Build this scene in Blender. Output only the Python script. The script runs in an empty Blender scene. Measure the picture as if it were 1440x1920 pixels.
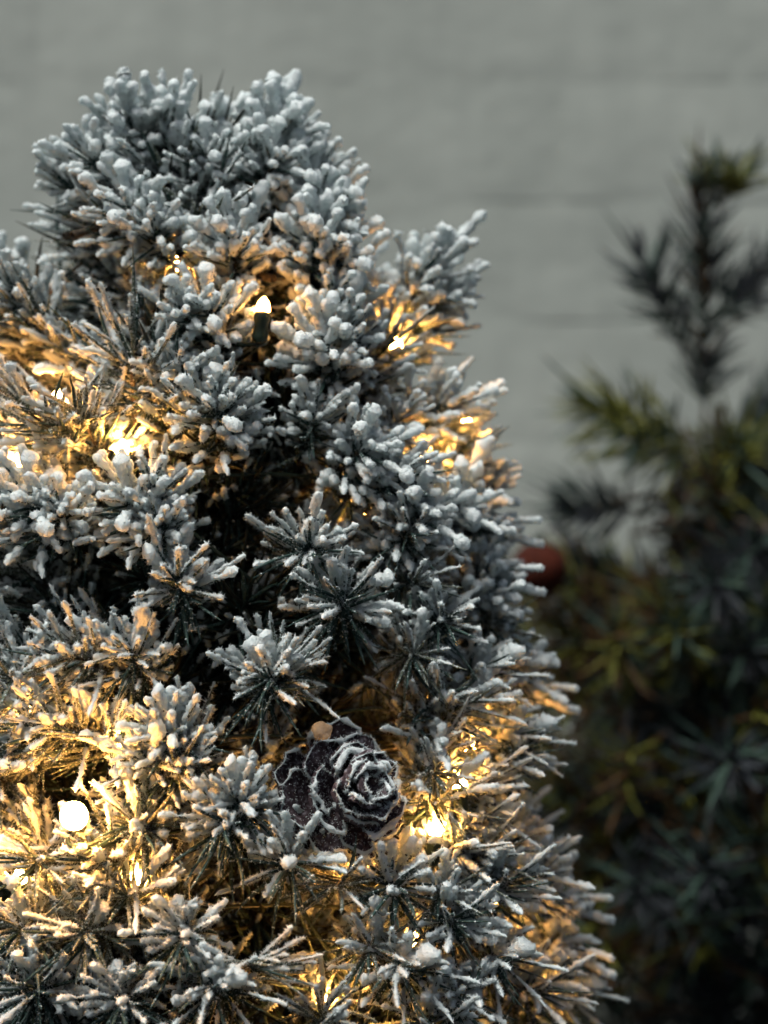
import bpy, math, random
import numpy as np
from mathutils import Vector, Matrix
R = math.radians
rng = np.random.default_rng(7)
random.seed(7)
scene = bpy.context.scene
C = scene.collection

# ------------------------------------------------------------------ camera, sky, sun, exposure
CAM_D = 0.70                                   # metres from camera to the plane y = 0
cam_d = bpy.data.cameras.new('camera')
cam_d.sensor_fit = 'VERTICAL'; cam_d.sensor_height = 36.0; cam_d.sensor_width = 27.0
cam_d.lens = 18.0 / (0.2 / CAM_D)
cam_d.clip_start = 0.01; cam_d.clip_end = 50
cam_d.dof.use_dof = True
cam_d.dof.focus_distance = 0.685
cam_d.dof.aperture_fstop = (cam_d.lens / 12.5)
cam_d.dof.aperture_blades = 0
cam = bpy.data.objects.new('camera', cam_d); C.objects.link(cam)
cam.location = (0, -CAM_D, 0); cam.rotation_euler = (R(90), 0, 0)
scene.camera = cam

SUN_ELEV, SUN_AZ = R(64), R(222)               # azimuth as a compass angle from +Y towards +X
world = bpy.data.worlds.new('World'); scene.world = world; world.use_nodes = True
wn = world.node_tree.nodes; wl = world.node_tree.links; wn.clear()
sky = wn.new('ShaderNodeTexSky'); sky.sky_type = 'NISHITA'; sky.sun_disc = False
sky.sun_elevation = SUN_ELEV; sky.sun_rotation = SUN_AZ
sky.air_density = 1.0; sky.dust_density = 6.0; sky.ozone_density = 1.0
bg = wn.new('ShaderNodeBackground'); bg.inputs['Strength'].default_value = 0.06
wo = wn.new('ShaderNodeOutputWorld')
wl.new(sky.outputs[0], bg.inputs[0]); wl.new(bg.outputs[0], wo.inputs[0])
sd = bpy.data.lights.new('sun', 'SUN'); sd.energy = 2.9; sd.angle = R(24); sd.color = (1.0, 0.98, 0.94)
sun = bpy.data.objects.new('sun', sd); C.objects.link(sun)
sv = Vector((math.sin(SUN_AZ)*math.cos(SUN_ELEV), math.cos(SUN_AZ)*math.cos(SUN_ELEV), math.sin(SUN_ELEV)))
sun.rotation_euler = sv.to_track_quat('Z', 'Y').to_euler()
scene.view_settings.view_transform = 'Standard'; scene.view_settings.look = 'None'
scene.view_settings.gamma = 1.0; scene.view_settings.exposure = 0.5
scene.cycles.max_bounces = 6; scene.cycles.diffuse_bounces = 4
scene.cycles.transparent_max_bounces = 4

# ------------------------------------------------------------------ helpers
PX = 0.4 / 1920
def at(px, py, y):
    s = PX * (CAM_D + y) / CAM_D
    return Vector(((px - 720) * s, y, (960 - py) * s))

LAT = rng.random((32, 32, 32)).astype(np.float32) * 2 - 1
def noise(p, scale):
    q = np.asarray(p) / scale + 100.0
    i = np.floor(q).astype(int); f = q - i; f = f * f * (3 - 2 * f); i &= 31; j = (i + 1) & 31
    def L(a, b, c): return LAT[a[..., 0], b[..., 1], c[..., 2]]
    fx, fy, fz = f[..., 0], f[..., 1], f[..., 2]
    x00 = L(i, i, i) * (1 - fx) + L(j, i, i) * fx; x10 = L(i, j, i) * (1 - fx) + L(j, j, i) * fx
    x01 = L(i, i, j) * (1 - fx) + L(j, i, j) * fx; x11 = L(i, j, j) * (1 - fx) + L(j, j, j) * fx
    return (x00 * (1 - fy) + x10 * fy) * (1 - fz) + (x01 * (1 - fy) + x11 * fy) * fz
def norm(v): return v / np.maximum(np.linalg.norm(v, axis=-1, keepdims=True), 1e-9)

def make_mesh(name, parts, mats, smooth=True):
    """parts: list of (verts Nx3, faces MxK, material index); K is 3 or 4."""
    vs, loops, starts, tot, mi = [], [], [], [], []
    off = 0; lo = 0
    for v, f, m in parts:
        v = np.asarray(v, dtype=np.float32).reshape(-1, 3); f = np.asarray(f, dtype=np.int64)
        if len(f) == 0: continue
        k = f.shape[1]
        vs.append(v); loops.append((f + off).ravel())
        starts.append(lo + np.arange(len(f)) * k); tot.append(np.full(len(f), k))
        mi.append(np.full(len(f), m)); off += len(v); lo += len(f) * k
    me = bpy.data.meshes.new(name)
    vs = np.concatenate(vs); loops = np.concatenate(loops); starts = np.concatenate(starts)
    tot = np.concatenate(tot); mi = np.concatenate(mi)
    me.vertices.add(len(vs)); me.vertices.foreach_set('co', vs.ravel())
    me.loops.add(len(loops)); me.loops.foreach_set('vertex_index', loops.astype(np.int32))
    me.polygons.add(len(starts)); me.polygons.foreach_set('loop_start', starts.astype(np.int32))
    me.polygons.foreach_set('loop_total', tot.astype(np.int32))
    me.polygons.foreach_set('material_index', mi.astype(np.int32))
    me.polygons.foreach_set('use_smooth', np.full(len(starts), smooth))
    for m in mats: me.materials.append(m)
    me.update(calc_edges=True); me.validate()
    return me
def link(name, me, parent=None, kind=None):
    o = bpy.data.objects.new(name, me); C.objects.link(o)
    if parent: o.parent = parent
    if kind: o['kind'] = kind
    return o
def thing(name, label, cat, loc=(0, 0, 0), group=None):
    o = bpy.data.objects.new(name, None); C.objects.link(o); o.location = loc
    o.empty_display_size = 0.02
    o['label'] = label; o['category'] = cat
    if group: o['group'] = group
    return o
def frames(cl):
    """cl (N,R,3) centre lines -> two normals each (N,R,3)"""
    t = norm(np.gradient(cl, axis=1))
    ref = np.zeros_like(t); ref[..., 2] = 1.0
    bad = np.abs(t[..., 2]) > 0.95
    ref[bad] = (1, 0, 0)
    a = norm(np.cross(t, ref)); b = norm(np.cross(t, a))
    return a, b                                     # b points roughly downwards when t is level
def tube_faces(N, Rn, S):
    r = np.arange(Rn - 1)[:, None]; s = np.arange(S)[None, :]
    f = np.stack([r * S + s, r * S + (s + 1) % S, (r + 1) * S + (s + 1) % S, (r + 1) * S + s], -1).reshape(-1, 4)
    return (f[None] + (np.arange(N) * Rn * S)[:, None, None])     # (N,F,4)
def tube(cl, rad, S):
    """cl (N,R,3), rad (N,R,S) or (N,R,1) -> verts (N,R*S,3), faces (N,F,4), and outward dirs"""
    N, Rn = cl.shape[:2]
    a, b = frames(cl)
    th = np.arange(S) / S * 2 * np.pi
    d = a[:, :, None] * np.cos(th)[None, None, :, None] + b[:, :, None] * np.sin(th)[None, None, :, None]
    v = cl[:, :, None] + d * rad[..., None]
    return v.reshape(N, -1, 3), tube_faces(N, Rn, S), d
def one_tube(points, rad, S=8):
    cl = np.array(points, dtype=float)[None]; rad = np.broadcast_to(np.asarray(rad, float).reshape(1, -1, 1), (1, cl.shape[1], S))
    v, f, _ = tube(cl, rad, S)
    return v[0], f[0]
def granules(pts, size):
    """tiny irregular tetrahedra: crystals of flock standing on a surface"""
    n = len(pts)
    base = np.array([[1, 1, 1], [1, -1, -1], [-1, 1, -1], [-1, -1, 1]], float)
    q = norm(rng.normal(size=(n, 3))); k = norm(np.cross(q, rng.normal(size=(n, 3)))); l = np.cross(q, k)
    M = np.stack([q, k, l], -1)
    s = size * rng.uniform(0.45, 1.15, (n, 1, 1)) * rng.uniform(0.5, 1.3, (n, 1, 3))
    v = np.einsum('nij,mj->nmi', M, base) * s + pts[:, None]
    f = np.array([[0, 1, 2], [0, 3, 1], [0, 2, 3], [1, 3, 2]])
    return v.reshape(-1, 3), (f[None] + (np.arange(n) * 4)[:, None, None]).reshape(-1, 3)

def spikes(pts, dirs, length, w=0.0002):
    """short ragged fibres of flock standing off the surface (3 faces each)"""
    n = len(pts)
    d = norm(norm(dirs) + rng.normal(0, 0.55, (n, 3)))
    a = norm(np.cross(d, rng.normal(size=(n, 3)))); b = np.cross(d, a)
    L = length * rng.uniform(0.3, 1.25, (n, 1)); ww = w * rng.uniform(0.6, 1.7, (n, 1))
    p0 = pts - d * 0.0001
    v = np.stack([p0 + a * ww, p0 - a * ww * 0.5 + b * ww * 0.87, p0 - a * ww * 0.5 - b * ww * 0.87, pts + d * L], 1)
    f = np.array([[0, 1, 3], [1, 2, 3], [2, 0, 3]])
    return v.reshape(-1, 3), (f[None] + (np.arange(n) * 4)[:, None, None]).reshape(-1, 3)

# ------------------------------------------------------------------ materials
def new_mat(name):
    m = bpy.data.materials.new(name); m.use_nodes = True
    nt = m.node_tree; nt.nodes.clear()
    out = nt.nodes.new('ShaderNodeOutputMaterial')
    return m, nt, out
def N(nt, t, **kw):
    n = nt.nodes.new(t)
    for k, v in kw.items():
        if k in n.inputs: n.inputs[k].default_value = v
        else: setattr(n, k, v)
    return n
def noise_ramp(nt, scale, stops, detail=4, vec='Object'):
    tc = N(nt, 'ShaderNodeTexCoord'); nz = N(nt, 'ShaderNodeTexNoise'); nz.inputs['Scale'].default_value = scale
    nz.inputs['Detail'].default_value = detail
    nt.links.new(tc.outputs[vec], nz.inputs['Vector'])
    r = N(nt, 'ShaderNodeValToRGB')
    while len(r.color_ramp.elements) < len(stops): r.color_ramp.elements.new(0.5)
    for e, (p, c) in zip(r.color_ramp.elements, stops): e.position = p; e.color = (*c, 1)
    nt.links.new(nz.outputs[0], r.inputs[0])
    return nz, r
def bump(nt, scale, strength, dist, bsdfs, vec='Object', detail=3):
    tc = N(nt, 'ShaderNodeTexCoord'); nz = N(nt, 'ShaderNodeTexNoise'); nz.inputs['Scale'].default_value = scale
    nz.inputs['Detail'].default_value = detail
    nt.links.new(tc.outputs[vec], nz.inputs['Vector'])
    b = N(nt, 'ShaderNodeBump'); b.inputs['Strength'].default_value = strength; b.inputs['Distance'].default_value = dist
    nt.links.new(nz.outputs[0], b.inputs['Height'])
    for s in bsdfs: nt.links.new(b.outputs[0], s.inputs['Normal'])
def leafy(name, stops, scale, rough, transl, bmp=None, tcol=None):
    m, nt, out = new_mat(name)
    nz, r = noise_ramp(nt, scale, stops)
    p = N(nt, 'ShaderNodeBsdfPrincipled'); p.inputs['Roughness'].default_value = rough
    p.inputs['Specular IOR Level'].default_value = 0.35 if rough < 0.7 else 0.1
    nt.links.new(r.outputs[0], p.inputs['Base Color'])
    t = N(nt, 'ShaderNodeBsdfTranslucent'); nt.links.new(r.outputs[0], t.inputs['Color'])
    mx = N(nt, 'ShaderNodeMixShader'); mx.inputs[0].default_value = transl
    nt.links.new(p.outputs[0], mx.inputs[1]); nt.links.new(t.outputs[0], mx.inputs[2])
    nt.links.new(mx.outputs[0], out.inputs[0])
    if bmp: bump(nt, bmp[0], bmp[1], bmp[2], [p, t])
    return m
M_FLOCK = leafy('flock', [(0.3, (0.72, 0.82, 0.82)), (0.7, (0.87, 0.92, 0.92))], 400, 0.95, 0.40, (1300, 1.0, 0.0007))
M_NEEDLE = leafy('flocked_needle', [(0.40, (0.02, 0.05, 0.042)), (0.56, (0.045, 0.085, 0.075)), (0.78, (0.30, 0.36, 0.35))], 900, 0.55, 0.25, (1500, 0.3, 0.0003))
M_FROST = leafy('frosted_needle', [(0.36, (0.07, 0.10, 0.07)), (0.5, (0.17, 0.20, 0.16)), (0.66, (0.50, 0.53, 0.50))], 1100, 0.7, 0.38, (1500, 0.4, 0.0003))
M_INNER_SHADE = leafy('shaded_inner_needle', [(0.4, (0.012, 0.018, 0.013)), (0.7, (0.035, 0.035, 0.022))], 500, 0.5, 0.12)  # shade inside the tree put into a darker needle colour
M_STEM = leafy('stem', [(0.4, (0.05, 0.04, 0.03)), (0.65, (0.14, 0.12, 0.09))], 700, 0.8, 0.0, (1800, 0.6, 0.0005))
M_YEL = leafy('yellow_green_needle', [(0.35, (0.09, 0.105, 0.018)), (0.7, (0.24, 0.25, 0.05))], 300, 0.45, 0.15)
M_TEAL = leafy('teal_needle', [(0.35, (0.025, 0.05, 0.042)), (0.7, (0.085, 0.14, 0.11))], 300, 0.4, 0.1)
M_BLUE = leafy('blue_black_needle', [(0.35, (0.028, 0.033, 0.04)), (0.7, (0.075, 0.088, 0.10))], 300, 0.4, 0.1)
M_BROWN = leafy('brown_needle', [(0.35, (0.06, 0.032, 0.014)), (0.7, (0.12, 0.07, 0.03))], 300, 0.5, 0.1)
M_CONE = leafy('pine_cone_scale', [(0.38, (0.030, 0.020, 0.024)), (0.55, (0.065, 0.05, 0.055)), (0.74, (0.26, 0.25, 0.28))], 520, 0.75, 0.0, (1500, 0.7, 0.0006))
M_CABLE = leafy('cable', [(0.3, (0.01, 0.02, 0.012)), (0.7, (0.02, 0.035, 0.02))], 200, 0.45, 0.0)
M_RED = leafy('red_bauble', [(0.35, (0.03, 0.008, 0.005)), (0.7, (0.065, 0.015, 0.008))], 60, 0.9, 0.0)
def glow(name, strength):
    m, nt, out = new_mat(name)
    e = N(nt, 'ShaderNodeEmission'); e.inputs['Color'].default_value = (1.0, 0.41, 0.09, 1); e.inputs['Strength'].default_value = strength
    nt.links.new(e.outputs[0], out.inputs[0]); return m
M_BULB = glow('lit_bulb', 480); M_BULB_MAIN = glow('bright_lit_bulb', 330); M_BULB_SMALL = glow('small_lit_bulb', 80)

M_BULB_DIM, nt, out = new_mat('frosted_dim_bulb')
nz, r = noise_ramp(nt, 260, [(0.35, (0.10, 0.045, 0.012)), (0.68, (0.75, 0.40, 0.14))])
p = N(nt, 'ShaderNodeBsdfPrincipled'); p.inputs['Roughness'].default_value = 0.7; p.inputs['Base Color'].default_value = (0.35, 0.3, 0.24, 1)
nt.links.new(r.outputs[0], p.inputs['Emission Color']); p.inputs['Emission Strength'].default_value = 0.28
nt.links.new(p.outputs[0], out.inputs[0]); bump(nt, 900, 0.8, 0.0008, [p])

m, nt, out = new_mat('painted_brick')
nz, r = noise_ramp(nt, 9, [(0.3, (0.345, 0.368, 0.335)), (0.7, (0.42, 0.44, 0.41))], 6, 'Generated')
tc = N(nt, 'ShaderNodeTexCoord'); mp = N(nt, 'ShaderNodeMapping'); mp.inputs['Scale'].default_value = (40, 40, 4)
geo = N(nt, 'ShaderNodeNewGeometry')
nt.links.new(geo.outputs['Position'], mp.inputs[0])
st = N(nt, 'ShaderNodeTexNoise'); st.inputs['Scale'].default_value = 1.6; st.inputs['Detail'].default_value = 5
nt.links.new(mp.outputs[0], st.inputs['Vector'])
big = N(nt, 'ShaderNodeTexNoise'); big.inputs['Scale'].default_value = 7; big.inputs['Detail'].default_value = 5
nt.links.new(geo.outputs['Position'], big.inputs['Vector'])
rr = N(nt, 'ShaderNodeValToRGB'); rr.color_ramp.elements[0].position = 0.3; rr.color_ramp.elements[0].color = (0.27, 0.305, 0.28, 1)
rr.color_ramp.elements[1].position = 0.72; rr.color_ramp.elements[1].color = (0.37, 0.41, 0.375, 1)
add = N(nt, 'ShaderNodeMath', operation='MULTIPLY_ADD'); add.inputs[1].default_value = 0.35
nt.links.new(st.outputs[0], add.inputs[0]); 
sc2 = N(nt, 'ShaderNodeMath', operation='MULTIPLY'); sc2.inputs[1].default_value = 0.65
nt.links.new(big.outputs[0], sc2.inputs[0]); nt.links.new(sc2.outputs[0], add.inputs[2]); nt.links.new(add.outputs[0], rr.inputs[0])
p = N(nt, 'ShaderNodeBsdfPrincipled'); p.inputs['Roughness'].default_value = 0.8
nt.links.new(rr.outputs[0], p.inputs['Base Color']); nt.links.new(p.outputs[0], out.inputs[0])
bn = N(nt, 'ShaderNodeTexNoise'); bn.inputs['Scale'].default_value = 55; bn.inputs['Detail'].default_value = 6
nt.links.new(geo.outputs['Position'], bn.inputs['Vector'])
bb = N(nt, 'ShaderNodeBump'); bb.inputs['Strength'].default_value = 0.28; bb.inputs['Distance'].default_value = 0.003
nt.links.new(bn.outputs[0], bb.inputs['Height']); nt.links.new(bb.outputs[0], p.inputs['Normal'])
M_WALL = m

# ------------------------------------------------------------------ wall of painted bricks
WALL_Y = 0.76
wall = thing('brick_wall', 'grey painted brick wall with shallow joints behind the two trees', 'wall', (0, WALL_Y, -0.6))
PITCH_Z, PITCH_X = 0.0979, 0.283
s_w = PX * (CAM_D + WALL_Y) / CAM_D
z_joint = (960 - 153) * s_w                                   # a bed joint seen in the photograph
x_joint = (1045 - 720) * s_w
bw, bh = PITCH_X - 0.003, PITCH_Z - 0.003
def brick_mesh(k):
    nx, nz = 27, 11
    u = np.linspace(-bw / 2, bw / 2, nx); w = np.linspace(-bh / 2, bh / 2, nz)
    U, W = np.meshgrid(u, w)
    edge = np.minimum(bw / 2 - np.abs(U), bh / 2 - np.abs(W))
    P = np.stack([U, W, np.full_like(U, k * 3.1)], -1)
    y = 0.00038 * np.exp(-edge / 0.005) + 0.0006 * noise(P, 0.055) + 0.0003 * noise(P, 0.015)
    front = np.stack([U, y, W], -1).reshape(-1, 3)
    r = np.arange(nz - 1)[:, None]; c = np.arange(nx - 1)[None]
    f = np.stack([r * nx + c, r * nx + c + 1, (r + 1) * nx + c + 1, (r + 1) * nx + c], -1).reshape(-1, 4)
    parts = [(front, f, 0)]
    idx = list(range(nx)) + [nx * (i + 1) - 1 for i in range(1, nz)] + [nx * nz - 1 - i for i in range(1, nx)] + [nx * (nz - 1 - i) for i in range(1, nz - 1)]
    rim = front[idx]; back = rim.copy(); back[:, 1] = 0.06; n = len(idx)
    i = np.arange(n); parts.append((np.concatenate([rim, back]), np.stack([(i + 1) % n, i, i + n, (i + 1) % n + n], -1), 0))
    return make_mesh('brick', parts, [M_WALL])
bricks = [brick_mesh(k) for k in range(6)]
for row in range(-8, 6):
    zc = z_joint - PITCH_Z * (row + 8 - 8 + 0.5) - 0.0 if False else z_joint + PITCH_Z * (row + 0.5)
    for col in range(-5, 5):
        # the course just below the seen bed joint (row -1) has a cross joint at x_joint
        xc = x_joint + PITCH_X * (col + 0.5) + (0 if row % 2 else PITCH_X / 2)
        o = link('brick', bricks[(row * 7 + col * 5) % 6], wall)
        o.location = (xc, random.uniform(-0.0003, 0.0003), zc + 0.6)
mx0, mx1, mz0, mz1 = x_joint - PITCH_X * 5.1, x_joint + PITCH_X * 5.1, z_joint - PITCH_Z * 8 + 0.6, z_joint + PITCH_Z * 6 + 0.6
gx, gz = np.meshgrid(np.linspace(mx0, mx1, 60), np.linspace(mz0, mz1, 40))
gy = 0.0004 + 0.0005 * noise(np.stack([gx, gz, gx * 0], -1), 0.02)
fr = np.stack([gx, gy, gz], -1).reshape(-1, 3)
r_ = np.arange(39)[:, None]; c_ = np.arange(59)[None]
gf = np.stack([r_ * 60 + c_, r_ * 60 + c_ + 1, (r_ + 1) * 60 + c_ + 1, (r_ + 1) * 60 + c_], -1).reshape(-1, 4)
box = np.array([[x, y, z] for x in (mx0, mx1) for y in (0.004, 0.058) for z in (mz0, mz1)])
bf = np.array([[0, 1, 3, 2], [4, 6, 7, 5], [0, 4, 5, 1], [2, 3, 7, 6], [0, 2, 6, 4], [1, 5, 7, 3]])
link('mortar', make_mesh('mortar', [(fr, gf, 0), (box, bf, 0)], [M_WALL]), wall)

# ------------------------------------------------------------------ sprig generator
STYLE = {  # knob radius, start of the snow along the needle, coverage bias, crystals per needle
    'H': dict(knob=0.0024, t0=0.26, bias=0.60, gr=56, lean=0.7),
    'M': dict(knob=0.0020, t0=0.32, bias=0.40, gr=56, lean=0.9),
    'F': dict(knob=0.0011, t0=0.15, bias=0.10, gr=56, lean=0.5),
    'R': dict(knob=0.00138, t0=0.12, bias=0.34, gr=64, lean=1.0),
    'L': dict(knob=0.00105, t0=0.12, bias=0.20, gr=60, lean=0.8),
    'N': dict(knob=0.0011, t0=0.60, bias=-0.25, gr=5, lean=0.6),
    'B': dict(knob=0.0, t0=1.0, bias=-9, gr=0, lean=0)}
def sprig_data(style, elev, seed, stemL=0.042, n=66, nl=0.027, width=0.00085, back=0.045):
    global rng
    keep = rng; rng = np.random.default_rng(seed)
    st = STYLE[style]
    ax = np.array([math.cos(elev), 0, math.sin(elev)]); sd_ = np.array([0, 1.0, 0]); up = np.cross(ax, sd_)
    if up[2] < 0: up = -up
    bend = rng.uniform(-0.12, 0.12, 2) * stemL
    def stem_at(s):
        s = np.asarray(s)
        return ax * (s * stemL)[..., None] + (sd_ * bend[0] + up * (bend[1] + 0.05 * stemL)) * (np.clip(s, 0, 2) ** 2)[..., None]
    nb = int(n * 0.22) if back > 0 else 0
    s = np.concatenate([rng.uniform(0.05, 0.96, n) ** 0.8, rng.uniform(-back / stemL, 0.05, nb)]); Nn = len(s)
    s = np.sort(s)
    phi = np.arange(Nn) * 2.39996 + rng.uniform(-0.3, 0.3, Nn)
    ang = np.where(s > 0.82, rng.uniform(R(8), R(48), Nn), rng.uniform(R(38), R(66), Nn))
    if style == 'F': phi = (np.arange(Nn) % 2) * np.pi + rng.normal(0, 0.42, Nn)
    rad = sd_ * np.cos(phi)[:, None] + up * np.sin(phi)[:, None]
    d0 = norm(ax * np.cos(ang)[:, None] + rad * np.sin(ang)[:, None])
    Ls = nl * rng.uniform(0.62, 1.2, Nn) * np.where(s > 0.9, 0.85, 1)
    RN = 8; t = np.linspace(0, 1, RN)
    curl = rng.uniform(-0.05, 0.5, Nn)
    side = rng.normal(size=(Nn, 3)) * 0.17
    droop = np.zeros((Nn, 3)); droop[:, 2] = -rng.uniform(0, 0.14, Nn) * (1 if style in 'HM' else 0.4)
    base = stem_at(s)
    def cline(tt):
        return base[:, None] + Ls[:, None, None] * (d0[:, None] * tt[None, :, None] + (ax * curl[:, None] + side + droop)[:, None] * (tt ** 2)[None, :, None] * 0.6)
    cl = cline(t)
    wprof = np.array([0.75, 1.0, 1.05, 1.05, 1.0, 0.88, 0.6, 0.12])
    S = 5
    rad_n = np.broadcast_to((width * wprof)[None, :, None], (Nn, RN, S)) * (0.6 + 0.4 * np.abs(np.cos(np.arange(S) / S * 2 * np.pi)))[None, None]
    rad_n = rad_n * rng.uniform(0.8, 1.2, (Nn, 1, 1))
    nv, nf, _ = tube(cl, rad_n, S)
    data = dict(n=Nn, nv=nv, nf=nf - (np.arange(Nn) * nv.shape[1])[:, None, None])
    # snow sheaths
    tipdir = norm(cl[:, -1] - cl[:, 0])
    amt = np.clip(st['bias'] + st['lean'] * tipdir[:, 2] * 0.9 + rng.normal(0, 0.28, Nn), 0, 1.35)
    amt[s < 0.0] *= 0.25
    data['snowy'] = amt > 0.22
    FR, FS = 24, 12
    data['fv'] = data['ff'] = None
    if st['knob'] > 0:
        k = st['knob'] * (0.45 + 0.6 * amt) * rng.uniform(0.72, 1.25, Nn)
        t0 = np.clip(st['t0'] + (1 - amt) * 0.35 + rng.uniform(-0.1, 0.15, Nn), 0.02, 0.85)
        u = np.linspace(0, 1, FR)
        tt = t0[:, None] + (1.04 - t0)[:, None] * u[None]
        c = base[:, None] + Ls[:, None, None] * (d0[:, None] * tt[..., None] + (ax * curl[:, None] + side + droop)[:, None] * (tt ** 2)[..., None] * 0.6)
        pw = rng.uniform(0.8, 2.2, Nn)[:, None]; lo = rng.uniform(*((0.5, 0.85) if style in 'RLF' else (0.42, 0.75)), Nn)[:, None]
        if style in 'RLF': k = k * np.where(rng.random(Nn) < 0.14, 1.9, 1.0)
        prof = lo + (1 - lo) * u[None] ** pw
        cap = np.ones(FR); e = u > 0.86; cap[e] = np.sqrt(np.clip(1 - ((u[e] - 0.86) / 0.14) ** 2, 0, 1)) + 0.01
        e = u < 0.12; cap[e] = 0.25 + 0.75 * np.sqrt(u[e] / 0.12)
        rr_ = k[:, None] * prof * cap[None]
        rr_ = np.maximum(rr_, 0.0001)
        c = c + np.array([0, 0, 1.0]) * (rr_ * 0.38)[..., None]
        v, f, d = tube(c, np.broadcast_to(rr_[..., None], (Nn, FR, FS)), FS)
        cc = c[:, :, None]; v4 = v.reshape(Nn, FR, FS, 3)
        pos = v4 + seed * 0.37
        lump = 1 + 0.62 * noise(pos, 0.0040) + (0.42 if style in 'HM' else 0.5) * noise(pos + 5, 0.0021) + (0.3 if style in 'HM' else 0.45) * noise(pos + 9, 0.0011)
        lump = lump * (1 + 0.18 * np.clip(d[..., 2:3][..., 0], 0, 1) - 0.3 * np.clip(-d[..., 2], 0, 1))
        v4 = cc + (v4 - cc) * np.clip(lump, 0.2, 2.1)[..., None]
        v = v4.reshape(Nn, -1, 3)
        data['fv'] = v; data['ff'] = f - (np.arange(Nn) * v.shape[1])[:, None, None]
        G = []; SPK = []; D = (v4 - cc).reshape(Nn, -1, 3)
        for i in range(Nn):
            g = st['gr']
            pts = []
            if data['snowy'][i]:
                pts.append(v[i][rng.integers(FS, FS * (FR - 1), int(g * 0.5))])
                q_ = rng.integers(FS, FS * (FR - 1), 105); SPK.append((v[i][q_], D[i][q_]))
            else: SPK.append((np.zeros((0, 3)), np.zeros((0, 3))))
            q = int(g * (0.3 if s[i] > 0 else 0.15))
            if q: pts.append(nv[i][rng.integers(0, nv.shape[1] - S, q)])
            G.append(np.concatenate(pts) if pts else np.zeros((0, 3)))
        data['gr'] = G; data['spk'] = SPK; data['spl'] = 0.0016 if style in 'RLF' else 0.0012
    zs = np.linspace(-back / stemL if back > 0 else -0.1, 1.0, 14)
    sp = stem_at(zs); r0 = np.linspace(0.0016, 0.0009, 14); r0[-1] = 0.0003
    data['stem'] = one_tube(sp, r0, 7)
    data['style'] = style; data['stemL'] = stemL
    rng = keep
    return data
def sprig_meshes(d, needle_mats, split=False):
    """returns stem mesh, needles mesh (or list), flocking mesh"""
    sv_, sf = d['stem']
    stem = make_mesh('sprig', [(sv_, sf, 0)], [M_STEM])
    n = d['n']; r = np.random.default_rng(n)
    if split:
        out = []
        for i in range(n):
            parts = [(d['nv'][i], d['nf'][i], 0)]
            if d['snowy'][i]: parts.append((d['fv'][i], d['ff'][i], 1))
            if len(d['gr'][i]): gv, gf_ = granules(d['gr'][i], 0.00040); parts.append((gv, gf_, 1))
            if len(d['spk'][i][0]): gv, gf_ = spikes(*d['spk'][i], d['spl']); parts.append((gv, gf_, 1))
            out.append(make_mesh('needle', parts, [needle_mats[0], M_FLOCK]))
        return stem, out, None
    m = len(needle_mats); pick = r.integers(0, m, n)
    parts = []
    for j in range(m):
        ix = np.where(pick == j)[0]
        if len(ix) == 0: continue
        V = d['nv'][ix]; F = d['nf'][ix] + (np.arange(len(ix)) * V.shape[1])[:, None, None]
        parts.append((V.reshape(-1, 3), F.reshape(-1, 4), j))
    needles = make_mesh('needles', parts, needle_mats)
    fl = None
    if d['fv'] is not None and d['snowy'].any():
        ix = np.where(d['snowy'])[0]; V = d['fv'][ix]; F = d['ff'][ix] + (np.arange(len(ix)) * V.shape[1])[:, None, None]
        parts = [(V.reshape(-1, 3), F.reshape(-1, 4), 0)]
        gp = np.concatenate(d['gr'])
        if len(gp): gv, gf_ = granules(gp, 0.00040); parts.append((gv, gf_, 0))
        gv, gf_ = spikes(np.concatenate([q[0] for q in d['spk']]), np.concatenate([q[1] for q in d['spk']]), d['spl']); parts.append((gv, gf_, 0))
        fl = make_mesh('flocking', parts, [M_FLOCK])
    return stem, needles, fl
ELEV = [-25, 0, 25, 50, 75]
lib = {}
def variant(style, e, k, mats=None):
    key = (style, e, k)
    if key not in lib:
        seed = 1000 * 'HMLNBFR'.index(style) + (e + 40) * 7 + k
        nl = {'R': 0.028, 'F': 0.031, 'H': 0.0250, 'M': 0.0265, 'L': 0.029, 'N': 0.029, 'B': 0.031}[style]
        n = {'R': 64, 'F': 48, 'H': 48, 'M': 58, 'L': 58, 'N': 60, 'B': 62}[style]
        lib[key] = sprig_meshes(sprig_data(style, R(e), seed, nl=nl, n=n, width=0.00115 if style == 'B' else 0.00085), mats)
    return lib[key]
def place(root, meshes, e, pos, direc, scale, roll=0.0):
    """pos: tip of the stem in root space; direc: direction of the stem"""
    d = Vector(direc).normalized(); az = math.atan2(d.y, d.x); el = math.asin(max(-1, min(1, d.z)))
    mat = Matrix.Rotation(az, 4, 'Z') @ Matrix.Rotation(-(el - R(e)), 4, 'Y')
    stem, needles, fl = meshes
    s = link('sprig', stem, root)
    s.matrix_local = Matrix.Translation(Vector(pos)) @ mat @ Matrix.Scale(scale, 4)
    if isinstance(needles, list):
        for m_ in needles: link('needle', m_, s)
    else:
        link('needles', needles, s, 'stuff')
    if fl: link('flocking', fl, s, 'stuff')
    return s

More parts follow.
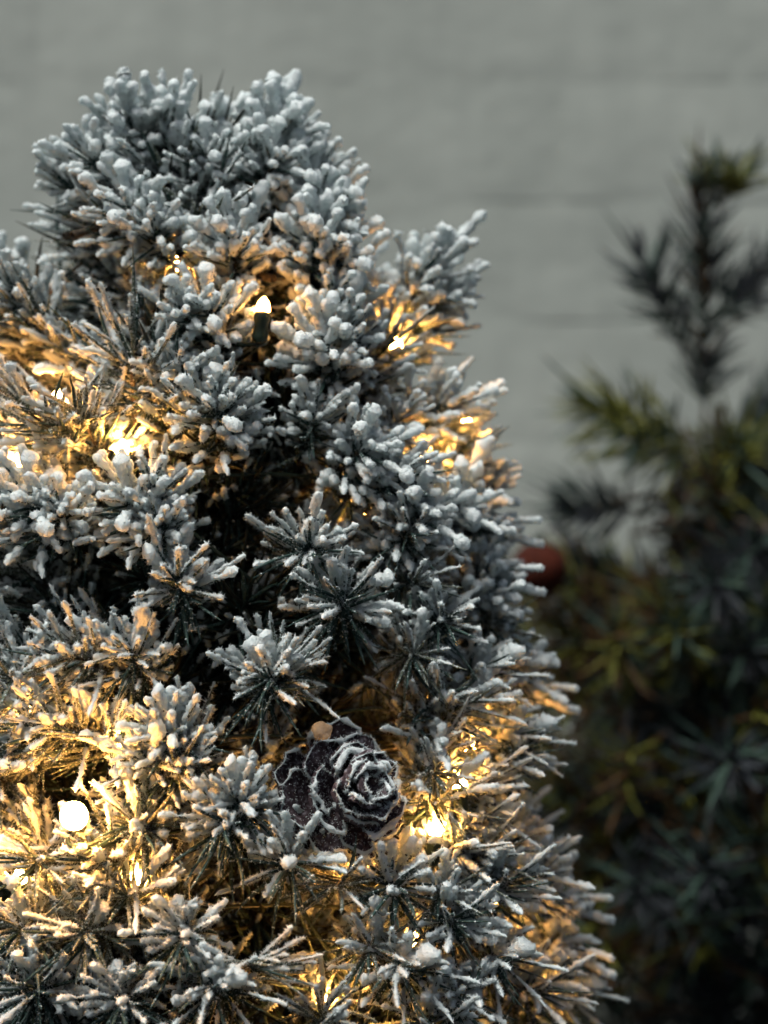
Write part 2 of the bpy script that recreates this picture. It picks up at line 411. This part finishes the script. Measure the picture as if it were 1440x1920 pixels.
# ------------------------------------------------------------------ the snow-flocked tree
AXX, AXY, SQ = 345, 0.095, 0.74
CP = [(60, 120), (130, 200), (250, 290), (500, 440), (800, 570), (950, 625), (1300, 705), (1900, 800), (2300, 850)]
def cone_r(py):                                              # radius in metres at the axis distance
    return float(np.interp(py, [c[0] for c in CP], [c[1] for c in CP])) * PX * (CAM_D + AXY) / CAM_D
axis_x = at(AXX, 0, AXY).x
def surf_y(px, py, f=1.0):
    y = AXY - 0.05
    for _ in range(6):
        r_m = cone_r(py) * f; dx = at(px, py, y).x - axis_x
        y = AXY - SQ * math.sqrt(max(0.0, r_m * r_m - dx * dx))
    return y
tree = thing('christmas_tree', 'snow-flocked artificial fir tree filling the left, wound with warm lights', 'christmas tree', (axis_x, AXY, -0.45))
T0 = Vector(tree.location)
trunk_pts = [(0.002 * math.sin(i * 1.3), 0.002 * math.cos(i), z) for i, z in enumerate(np.linspace(-0.02, 0.56, 14))]
tv, tf = one_tube(trunk_pts, np.linspace(0.012, 0.004, 14), 10)
tv = tv + 0.0008 * noise(tv, 0.006)[:, None] * np.array([1, 1, 0])
link('trunk', make_mesh('trunk', [(tv, tf, 0)], [M_STEM]), tree)

# base px, tip px, style, scale, radius factor
SP = [
 ((325,330),(300,215),'H',.98,.8), ((270,330),(232,222),'H',.85,.9), ((395,390),(385,305),'H',.8,.85),
 ((450,350),(485,235),'H',.98,.8), ((440,360),(530,255),'H',1.0,.9), ((450,380),(520,320),'H',.9,1),
 ((270,400),(165,320),'H',.9,.9), ((240,440),(130,370),'M',.85,.8), 
 ((310,480),(235,405),'H',.92,1), ((300,500),(290,450),'H',.75,1.02), ((430,560),(440,460),'H',.88,1.03), 
 ((540,470),(600,370),'H',.95,1), ((580,500),(618,425),'H',.95,1), ((560,560),(600,460),'H',.95,1.05), ((595,600),(628,500),'H',1.0,1),
 ((630,640),(640,570),'M',.85,1), ((560,440),(590,320),'M',.8,.9),
 ((420,680),(390,600),'H',.92,1.02), ((340,640),(350,600),'H',.7,1.02), ((620,740),(610,660),'H',1.0,1.03), ((650,700),(650,630),'M',.85,1.03),
 ((690,670),(815,535),'M',1.08,.97), ((700,690),(820,590),'M',1.0,.97), ((660,740),(730,650),'L',.9,.9),
 ((680,850),(830,780),'M',1.0,1), ((760,860),(880,800),'M',.95,1), ((690,850),(745,800),'M',.8,.9), ((760,880),(870,850),'F',.95,.95),
 ((250,850),(235,660),'F',1.05,.95), ((170,900),(70,770),'F',1.1,1), ((190,880),(140,790),'F',.9,1.02),
 ((60,610),(-25,490),'H',.85,.8), ((110,650),(25,555),'M',.85,.9), ((150,680),(20,610),'F',1.0,.85), ((60,700),(-30,620),'M',.9,.9),
 ((400,880),(405,790),'H',.92,1.04), ((420,820),(425,760),'M',.8,1), ((330,760),(350,720),'M',.7,.95),
 ((60,1040),(60,965),'H',1.0,1.04), ((20,1010),(-30,930),'H',.9,1), ((120,1020),(120,980),'M',.8,1.03),
 ((290,1030),(235,960),'H',.9,1.05), ((300,1010),(300,920),'M',.8,1), ((310,1040),(300,1000),'M',.7,1.05),
 ((600,900),(690,860),'H',.9,1.06), ((640,930),(740,910),'M',.85,1.04), ((560,860),(600,800),'M',.75,.95),
 ((700,1020),(790,980),'H',.95,1.05), ((740,1040),(760,1010),'M',.75,1.05), ((820,1000),(900,960),'H',.95,1.02), ((860,980),(930,930),'M',.9,1),
 ((850,1020),(940,1000),'H',.95,1), ((830,940),(900,890),'F',.9,.97), ((700,960),(740,900),'L',.8,.9),
 ((560,1050),(568,1028),'H',.92,1.08), ((330,1150),(336,1090),'M',.92,1.08), ((640,1165),(640,1150),'M',.95,1.08),
 ((850,1110),(940,1090),'H',.95,1), ((860,1160),(950,1140),'H',.98,1.0), ((900,1200),(960,1190),'L',.9,.98), ((780,1190),(820,1180),'M',.9,1.05),
 ((720,1100),(790,1090),'L',.85,1), ((900,1260),(990,1250),'H',.9,1.0), ((920,1320),(1005,1310),'H',.98,1.0), ((860,1290),(930,1270),'M',.9,1),
 ((740,1240),(780,1240),'L',.85,1.02), ((492,1310),(490,1290),'M',.92,1.08), ((500,1290),(540,1250),'L',.8,1.05),
 ((760,1370),(880,1310),'F',1.0,1), ((780,1390),(890,1360),'L',1.0,1), ((900,1400),(985,1395),'M',.9,1), ((900,1460),(990,1440),'M',.95,1),
 ((820,1490),(880,1420),'L',.95,1), ((850,1520),(930,1480),'L',.95,1), ((780,1480),(820,1460),'L',.85,1), ((820,1540),(860,1520),'L',.9,1.02),
 ((230,1270),(140,1220),'L',.95,1), ((260,1290),(230,1230),'M',.8,1), ((60,1330),(20,1290),'L',.95,1), ((200,1400),(110,1350),'L',1.0,.98),
 ((60,1420),(60,1350),'L',.9,.95), ((240,1440),(170,1400),'F',1.0,.98), ((330,1440),(310,1395),'M',.85,1.04), ((290,1480),(260,1440),'M',.8,1.02),
 ((40,1500),(-20,1480),'L',1.05,.93), ((330,1470),(340,1430),'L',.75,1.02), ((20,1440),(-30,1400),'F',1,.98),
 ((420,1590),(405,1565),'H',.98,1.06), ((440,1560),(440,1520),'M',.8,1.06), ((530,1655),(530,1640),'M',.98,1.08),
 ((720,1690),(730,1670),'M',.98,1.1), ((270,1660),(200,1600),'L',1.05,1.02), ((300,1600),(250,1560),'L',.9,1.02), ((85,1660),(70,1635),'L',1.0,1.03),
 ((640,1680),(640,1660),'F',.85,1.02), ((840,1640),(900,1590),'L',1.0,1.02), ((880,1680),(960,1620),'L',1.0,1.02), ((930,1620),(1010,1590),'H',.9,.97),
 ((900,1720),(970,1690),'M',1.0,1.04), ((980,1740),(1070,1710),'H',.98,1.0), ((960,1700),(1040,1660),'M',.9,1.0), ((860,1770),(880,1750),'M',.95,1.08),
 ((1000,1790),(1070,1800),'H',.98,1), ((940,1820),(960,1810),'M',.9,1.06), ((820,1700),(830,1690),'L',.85,1.04),
 ((335,1800),(330,1780),'M',.98,1.08), ((190,1770),(165,1745),'L',1.0,1.05), ((60,1780),(40,1760),'L',.95,1.03), ((250,1740),(240,1700),'L',.9,1.02),
 ((745,1850),(750,1830),'H',.95,1.1), ((680,1810),(700,1790),'L',.9,1.04), ((450,1880),(465,1830),'F',.9,1.08), ((400,1890),(400,1870),'M',.9,1.08),
 ((960,1890),(1040,1880),'M',1.0,1), ((860,1890),(880,1890),'M',.95,1.06), ((1020,1860),(1080,1870),'M',.95,.98), ((60,1900),(60,1880),'M',.95,1.04),
 ((220,1920),(215,1900),'M',.95,1.08), ((600,1930),(610,1930),'L',.9,1.06), ((800,1960),(810,1950),'H',.95,1.08),
]
SPLIT = {i for i, q in enumerate(SP) if q[1] in ((568,1028), (336,1090), (490,1290), (530,1640), (730,1670))}                                      # big rosettes nearest the lens: every needle its own part
NMATS = [M_NEEDLE]; FMATS = [M_FROST, M_FROST, M_NEEDLE]
cnt = 0
for i, (b, t, style, sc, rf) in enumerate(SP):
    if t[0] > 850: b, t = (b[0] - 35, b[1]), (t[0] - 35, t[1])
    if t[1] > 1000 and style in 'HM' and not (style == 'H' and t[0] > 850): style = 'R'
    y = surf_y(t[0], t[1], rf * 0.88)
    tip = at(t[0], t[1], y)
    bpt = at(b[0], b[1], y)
    v = tip - bpt; L = 0.042 * sc
    fy = math.sqrt(max(0.0, L * L - v.x * v.x - v.z * v.z))
    outward = Vector((tip.x - axis_x, (tip.y - AXY) / SQ, 0)); 
    d = Vector((v.x, -max(fy, 0.25 * v.length) * (1 if outward.y < 0.002 else .3), v.z))
    el = math.degrees(math.asin(d.normalized().z)); e = min(ELEV, key=lambda q: abs(q - el))
    pos = tip - d.normalized() * L                                # origin of the variant is the stem's base
    if i in SPLIT:
        dd = sprig_data(style, R(e), 90000 + i, nl=0.0265, n=49)
        place(tree, sprig_meshes(dd, NMATS, split=True), e, pos - T0, d, sc)
    else:
        place(tree, variant(style, e, i % 3, FMATS if style in 'LF' else NMATS), e, pos - T0, d, sc)
# inner growth that closes the gaps, and the far side of the tree
BUL = [ (330,490,.52,0), (492,572,1.0,3), (0,640,.66,0), (745,640,.86,0), (228,835,.84,0), (795,862,.86,0), (680,945,.60,0),
        (50,1330,.86,0), (925,1350,.87,0), (604,1372,.93,2), (862,1462,.98,0), (142,1518,1.12,1), (240,1395,.92,0), (670,1610,.76,0), (815,1550,.95,0),
        (480,1520,.55,3), (920,1675,.84,0), (255,1640,.84,0), (40,1640,.84,0), (600,1880,.80,0), (770,1760,.76,3), (1010,1850,.84,0), (880,1390,.84,0), (110,745,.80,0), (30,860,.76,0), (700,1790,.76,0), (870,790,.72,0)]  # some of the unseen bulbs are added to widen the warm glow
def bulb_pos(k):
    px, py, f, _ = BUL[k]
    return at(px, py + 20, surf_y(px, py, f * 0.93))
BP = [bulb_pos(k) for k in range(len(BUL))]
for i in range(330):
    py = 300 + 1850 * (i + 0.5) / 330
    a = i * 2.39996 + random.uniform(-0.3, 0.3)
    front = math.sin(a) < 0.15
    f = random.uniform(0.42, 0.70) if front else random.uniform(0.6, 0.88)
    if py < 420: f *= 0.55
    elif py < 660: f *= 0.78
    if py < 660 and math.cos(a) < -0.2: f *= 0.7
    r_m = cone_r(py) * f
    z = (960 - py) * PX * (CAM_D + AXY) / CAM_D
    tip = Vector((axis_x + math.cos(a) * r_m, AXY + math.sin(a) * r_m * SQ, z))
    el = random.uniform(5, 45) if py > 450 else random.uniform(10, 40)
    d = Vector((math.cos(a) * math.cos(R(el)), math.sin(a) * math.cos(R(el)), math.sin(R(el))))
    e = min(ELEV, key=lambda q: abs(q - el)); sc = random.uniform(0.95, 1.25)
    near = min((tip - p).length for p in BP)
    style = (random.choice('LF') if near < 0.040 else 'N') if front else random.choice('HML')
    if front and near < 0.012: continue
    place(tree, variant(style, e, i % 2, [M_INNER_SHADE, M_NEEDLE] if style == 'N' else FMATS if style in 'LF' else NMATS), e, tip - d * 0.042 * sc - T0, d, sc)

# ------------------------------------------------------------------ string of warm lights
lights = thing('string_lights', 'string of small warm white bulbs on dark green cable wound through the snowy tree', 'string lights', T0)
def lathe(prof, S=20):
    th = np.arange(S) / S * 2 * np.pi
    v = np.array([[r * math.cos(a), r * math.sin(a), z] for r, z in prof for a in th])
    return v, tube_faces(1, len(prof), S)[0]
prof = [(0.0002, 0.0135), (0.0009, 0.0128), (0.0019, 0.0112), (0.0029, 0.009), (0.0035, 0.0065), (0.0036, 0.004), (0.0031, 0.0015), (0.0024, 0.0)]
bv, bfc = lathe(prof)
sk_v, sk_f = lathe([(0.0002, 0.0012), (0.0031, 0.0012), (0.0034, 0.0), (0.0034, -0.002), (0.0029, -0.003), (0.0031, -0.009), (0.0024, -0.011), (0.0002, -0.0112)], 16)
b_meshes = [make_mesh('bulb', [(bv * np.array([s_, s_, s_ * 0.74]), bfc, 0)], [m_]) for m_, s_ in ((M_BULB, 0.72), (M_BULB_MAIN, 1.4), (M_BULB_DIM, 1.35), (M_BULB_SMALL, 0.8))]
b_meshes[2] = make_mesh('bulb', [(lambda q: (q[0] * (1 + 0.26 * noise(q[0], 0.0028))[:, None], q[1], 0))(lathe([(max(0.0001, 0.0037 * math.sin(t_)), 0.0037 * math.cos(t_) + 0.004) for t_ in np.linspace(0, math.pi, 14)]))], [M_BULB_DIM])
s_mesh = make_mesh('socket', [(sk_v, sk_f, 0)], [M_CABLE])
cable_pts = []
for k, (px, py, f, kind_) in enumerate(BUL):
    c = BP[k]
    o = link('bulb', b_meshes[kind_], lights); o.location = c - T0
    o.rotation_euler = (R(random.uniform(-10, 25) if kind_ != 1 else 62), R(random.uniform(-20, 20)), 0)
    s = link('socket', s_mesh, o)
    cable_pts.append(c - T0 + Vector((0, 0.003, -0.0105)))
    if k < len(BUL) - 1:                                           # sag inwards between two bulbs
        n_ = BUL[k + 1]; q = at((px + n_[0]) / 2, (py + n_[1]) / 2 + 40, surf_y((px + n_[0]) / 2, (py + n_[1]) / 2, 0.62))
        cable_pts.append(q - T0)
P = np.array([list(p) for p in cable_pts])
def catmull(P, n=10):
    Q = np.vstack([P[:1], P, P[-1:]]); out = []
    for i in range(1, len(Q) - 2):
        for t in np.linspace(0, 1, n, endpoint=False):
            out.append(0.5 * ((2 * Q[i]) + (-Q[i-1] + Q[i+1]) * t + (2*Q[i-1] - 5*Q[i] + 4*Q[i+1] - Q[i+2]) * t**2 + (-Q[i-1] + 3*Q[i] - 3*Q[i+1] + Q[i+2]) * t**3))
    return np.array(out + [Q[-2]])
cv, cf = one_tube(catmull(P), 0.0009, 7)
link('cable', make_mesh('cable', [(cv, cf, 0)], [M_CABLE]), lights)

# ------------------------------------------------------------------ pine cone dusted with snow
cy = surf_y(665, 1480, 0.98)
cc_ = at(672, 1478, cy)
cone = thing('pine_cone', 'dark brown open pine cone with frosted scale rims, in the snowy tree', 'pine cone', cc_)
A = Vector((0.42, -0.88, 0.22)).normalized(); B_ = A.cross(Vector((0, 0, 1))).normalized(); D_ = A.cross(B_).normalized()
core = [tuple(A * z) for z in np.linspace(-0.034, 0.008, 8)]
kv, kf = one_tube(core, [0.003, 0.008, 0.0095, 0.0095, 0.009, 0.007, 0.0045, 0.001], 10)
link('core', make_mesh('core', [(kv, kf, 0)], [M_CONE]), cone)
NS = 31
for k in range(NS):
    t = (k + 0.5) / NS; a = k * 2.39996 + random.uniform(-0.2, 0.2)
    rd = B_ * math.cos(a) + D_ * math.sin(a)
    tilt = R(12 + 92 * t ** 0.75 + random.uniform(-9, 9)); Ls = (0.0065 + 0.0150 * t ** 0.55) * random.uniform(0.88, 1.12); W = (0.0042 + 0.0075 * t ** 0.6) * random.uniform(0.85, 1.15)
    base = A * (0.007 - 0.034 * t) + rd * (0.001 + 0.006 * t ** 0.5)
    f = (A * math.cos(tilt) + rd * math.sin(tilt)); wd = A.cross(rd).normalized(); nrm = f.cross(wd).normalized()
    if nrm.dot(A) < 0: nrm = -nrm
    nu, nw = 9, 9
    u = np.linspace(0, 1, nu)[:, None]; w = np.linspace(-1, 1, nw)[None]
    wid = W * (0.35 + 0.65 * np.sin(np.clip(u, 0, 1) * np.pi * 0.52)) 
    uu = u - 0.24 * (w ** 2) * u ** 2                                   # rounded end
    curl = 0.16 * u ** 2 * Ls - 0.22 * (w ** 2) * W * 0.9 * -1 * u      # cupped
    fN, wN, nN, bN = (np.array(q) for q in (f, wd, nrm, base))
    top = bN + fN * (uu * Ls)[..., None] + wN * ((w * wid) * (1 + 0 * u))[..., None] + nN * curl[..., None]
    top = top + nN * (0.0016 * noise(top + k, 0.003))[..., None] + fN * (0.0026 * noise(top + k + 3, 0.004) * u)[..., None]
    bot = top - nN * 0.0019
    F1 = tube_faces(1, 1, 1)[0]
    r_ = np.arange(nu - 1)[:, None]; c_ = np.arange(nw - 1)[None]
    q = np.stack([r_ * nw + c_, r_ * nw + c_ + 1, (r_ + 1) * nw + c_ + 1, (r_ + 1) * nw + c_], -1).reshape(-1, 4)
    tv_, bv_ = top.reshape(-1, 3), bot.reshape(-1, 3)
    rim_i = [i * nw for i in range(nu)] + [(nu - 1) * nw + j for j in range(1, nw)] + [i * nw + nw - 1 for i in range(nu - 2, -1, -1)]
    rim_t, rim_b = tv_[rim_i], bv_[rim_i]; n_ = len(rim_i); ii = np.arange(n_ - 1)
    parts = [(tv_, q, 0), (bv_, q[:, ::-1], 0), (np.concatenate([rim_t, rim_b]), np.stack([ii, ii + 1, ii + 1 + n_, ii + n_], -1), 0)]
    # snow along the outer rim
    line = rim_t[3:-3]; m_ = len(line)
    line = np.array([np.interp(np.linspace(0, m_ - 1, 22), np.arange(m_), line[:, j]) for j in range(3)]).T + nN * 0.0004
    rr0 = 0.00095 * np.sin(np.linspace(0.12, math.pi - 0.12, 22)) ** 0.6 * (0.7 + 0.5 * t) * random.uniform(0.6, 1.3) * np.clip(0.75 + 1.3 * noise(line + k, 0.005), 0.12, 1.6)
    v_, f_, d_ = tube(line[None], np.broadcast_to(rr0[None, :, None], (1, 22, 8)), 8)
    v4 = v_.reshape(22, 8, 3); v4 = line[:, None] + (v4 - line[:, None]) * (1 + 0.8 * noise(v4, 0.0022) + 0.5 * noise(v4 + 2, 0.0009))[..., None]
    parts.append((v4.reshape(-1, 3), f_[0], 1))
    gp = np.concatenate([v4.reshape(-1, 3)[rng.integers(0, 176, 40)], tv_[rng.integers(nw * 3, nu * nw, 300)] + nN * 0.00005 + wN * rng.uniform(-.0009, .0009, (300, 1)) + fN * rng.uniform(-.0009, .0009, (300, 1))])
    gv, gf_ = granules(gp, 0.00017); parts.append((gv, gf_, 1))
    q_ = rng.integers(0, 176, 170); gv, gf_ = spikes(v4.reshape(-1, 3)[q_], (v4 - line[:, None]).reshape(-1, 3)[q_], 0.0013); parts.append((gv, gf_, 1))
    q_ = rng.integers(nw * 4, nu * nw, 40); gv, gf_ = spikes(tv_[q_] + nN * 0.00005 + wN * rng.uniform(-.0006, .0006, (40, 1)), np.tile(nN, (40, 1)), 0.0005, 0.0002); parts.append((gv, gf_, 1))
    link('scale', make_mesh('scale', parts, [M_CONE, M_FLOCK]), cone)

# ------------------------------------------------------------------ the plain green tree behind, on the right
BX, BY = 1345, 0.50
gt0 = at(BX, 2200, BY)
green = thing('green_tree', 'unflocked dark fir tree with yellow-green tips standing behind on the right', 'christmas tree', gt0)
zt = at(BX, 760, BY).z - gt0.z
tp = [(0.003 * math.sin(i), 0, z) for i, z in enumerate(np.linspace(0, zt, 14))]
tv, tf = one_tube(tp, np.linspace(0.012, 0.004, 14), 9)
link('trunk', make_mesh('trunk', [(tv, tf, 0)], [M_STEM]), green)
MIXES = [[M_BLUE, M_TEAL, M_BLUE], [M_YEL, M_TEAL, M_YEL], [M_TEAL, M_TEAL, M_BROWN, M_YEL], [M_BROWN, M_TEAL, M_BROWN, M_YEL]]
def shoot(b, t, dy0, dy1, mats, n, nl=0.03, seed=0):
    nl *= 1.05
    p0, p1 = at(b[0], b[1], BY + dy0), at(t[0], t[1], BY + dy1)
    d = p1 - p0; el = math.asin(d.normalized().z)
    dd = sprig_data('B', el, 5000 + seed, stemL=d.length, n=n, nl=nl, width=0.0013, back=0)
    place(green, sprig_meshes(dd, mats), math.degrees(el), p0 - gt0, d, 1.0)
shoot((1318, 800), (1348, 350), 0, 0, [M_BLUE, M_TEAL, M_BLUE, M_TEAL, M_BROWN], 200, .032, 1)
shoot((1345, 380), (1335, 325), 0, -0.01, [M_YEL, M_YEL, M_YEL, M_TEAL], 34, .028, 2)
shoot((1350, 380), (1395, 325), 0, -0.01, [M_YEL, M_YEL, M_YEL, M_TEAL], 34, .027, 22)
shoot((1290, 670), (1205, 470), 0, -0.01, MIXES[0], 85, .031, 3)
shoot((1325, 610), (1475, 480), 0, 0.01, MIXES[0], 85, .031, 4)
shoot((1300, 820), (1110, 770), 0, -0.03, MIXES[1], 90, .040, 5)
shoot((1300, 870), (1150, 820), 0, -0.05, MIXES[1], 60, .036, 6)
shoot((1200, 960), (1060, 940), 0, -0.02, MIXES[0], 70, .036, 7)
shoot((1350, 890), (1390, 830), 0, -0.05, [M_YEL, M_YEL, M_TEAL], 60, .036, 8)
shoot((1380, 840), (1480, 740), 0, 0, [M_TEAL, M_BLUE], 60, .036, 9)
shoot((1210, 1090), (1050, 1040), 0.02, 0.02, [M_TEAL, M_BLUE], 80, .034, 20)
shoot((1170, 1160), (1040, 1120), 0.02, 0.02, [M_BLUE, M_BROWN], 80, .034, 21)
shoot((1300, 1270), (1282, 1150), 0, -0.14, [M_YEL, M_TEAL, M_TEAL], 80, .034, 10)
shoot((1190, 1290), (1150, 1190), 0, -0.12, [M_YEL, M_BROWN, M_TEAL], 80, .034, 11)
shoot((1310, 1480), (1400, 1390), 0, -0.15, [M_YEL, M_BROWN, M_TEAL], 80, .034, 12)
shoot((1190, 1570), (1150, 1450), 0, -0.13, [M_BROWN, M_YEL, M_BLUE], 80, .034, 13)
shoot((1330, 1710), (1280, 1600), 0, -0.15, [M_TEAL, M_BROWN, M_TEAL], 80, .034, 14)
shoot((1400, 1240), (1450, 1130), 0, -0.12, [M_TEAL, M_YEL, M_TEAL], 80, .034, 15)
blib = {}
k = 0
for i in range(270):
    py = 850 + 1330 * ((i + 0.5) / 270)
    rpx = float(np.interp(py, [800, 930, 1030, 1120, 1400, 1900, 2200], [90, 200, 290, 440, 540, 580, 580]))
    a = i * 2.39996
    fr_ = math.sin(a) < 0.2
    f = random.choice([0.95, 0.8, 0.55, 0.35]) if fr_ else random.uniform(0.4, 0.9)
    rm = rpx * PX * (CAM_D + BY) / CAM_D * f
    el = random.uniform(0, 55)
    e = min(ELEV, key=lambda q: abs(q - el)); mix = random.choice([0, 0, 2, 3, 0, 0, 3] if math.cos(a) > -0.4 else [0, 3, 3, 0])  # browner towards the snowy tree: its bulbs' warm light put into the colour
    d = Vector((math.cos(a) * math.cos(R(el)), math.sin(a) * math.cos(R(el)), math.sin(R(el))))
    c0 = at(BX, py, BY); tip = Vector((c0.x + math.cos(a) * rm, BY + math.sin(a) * rm, c0.z))
    if math.cos(a) < -0.3 and 850 < py < 1060: continue
    key = (mix, e, i % 2)
    if key not in blib:
        blib[key] = sprig_meshes(sprig_data('B', R(e), 7000 + mix * 40 + e + (i % 2), nl=0.031, n=64, stemL=0.05, width=0.0011), MIXES[mix])
    sc = random.uniform(1.0, 1.3)
    place(green, blib[key], e, tip - d * 0.05 * sc - gt0, d, sc)

# red bauble half hidden between the trees
rb = thing('bauble', 'dull red round bauble hanging on the green tree beside the snowy tree', 'ornament', at(1010, 1068, 0.42))
BR = 0.0175
v, f = lathe([(0.0002, BR)] + [(BR * math.sin(q), BR * math.cos(q)) for q in np.linspace(0.12, math.pi - 0.12, 16)] + [(0.0002, -BR)], 28)
link('ball', make_mesh('ball', [(v, f, 0)], [M_RED]), rb)
v, f = lathe([(0.0002, 0.0205), (0.003, 0.0205), (0.0034, 0.0200), (0.0034, 0.0166)], 16)
link('cap', make_mesh('cap', [(v, f, 0)], [M_CABLE]), rb)
v, f = one_tube([(0.0025 * math.cos(q), 0, 0.0225 + 0.0025 * math.sin(q)) for q in np.linspace(0, 2 * math.pi, 14)], 0.0004, 6)
link('hook', make_mesh('hook', [(v, f, 0)], [M_CABLE]), rb)
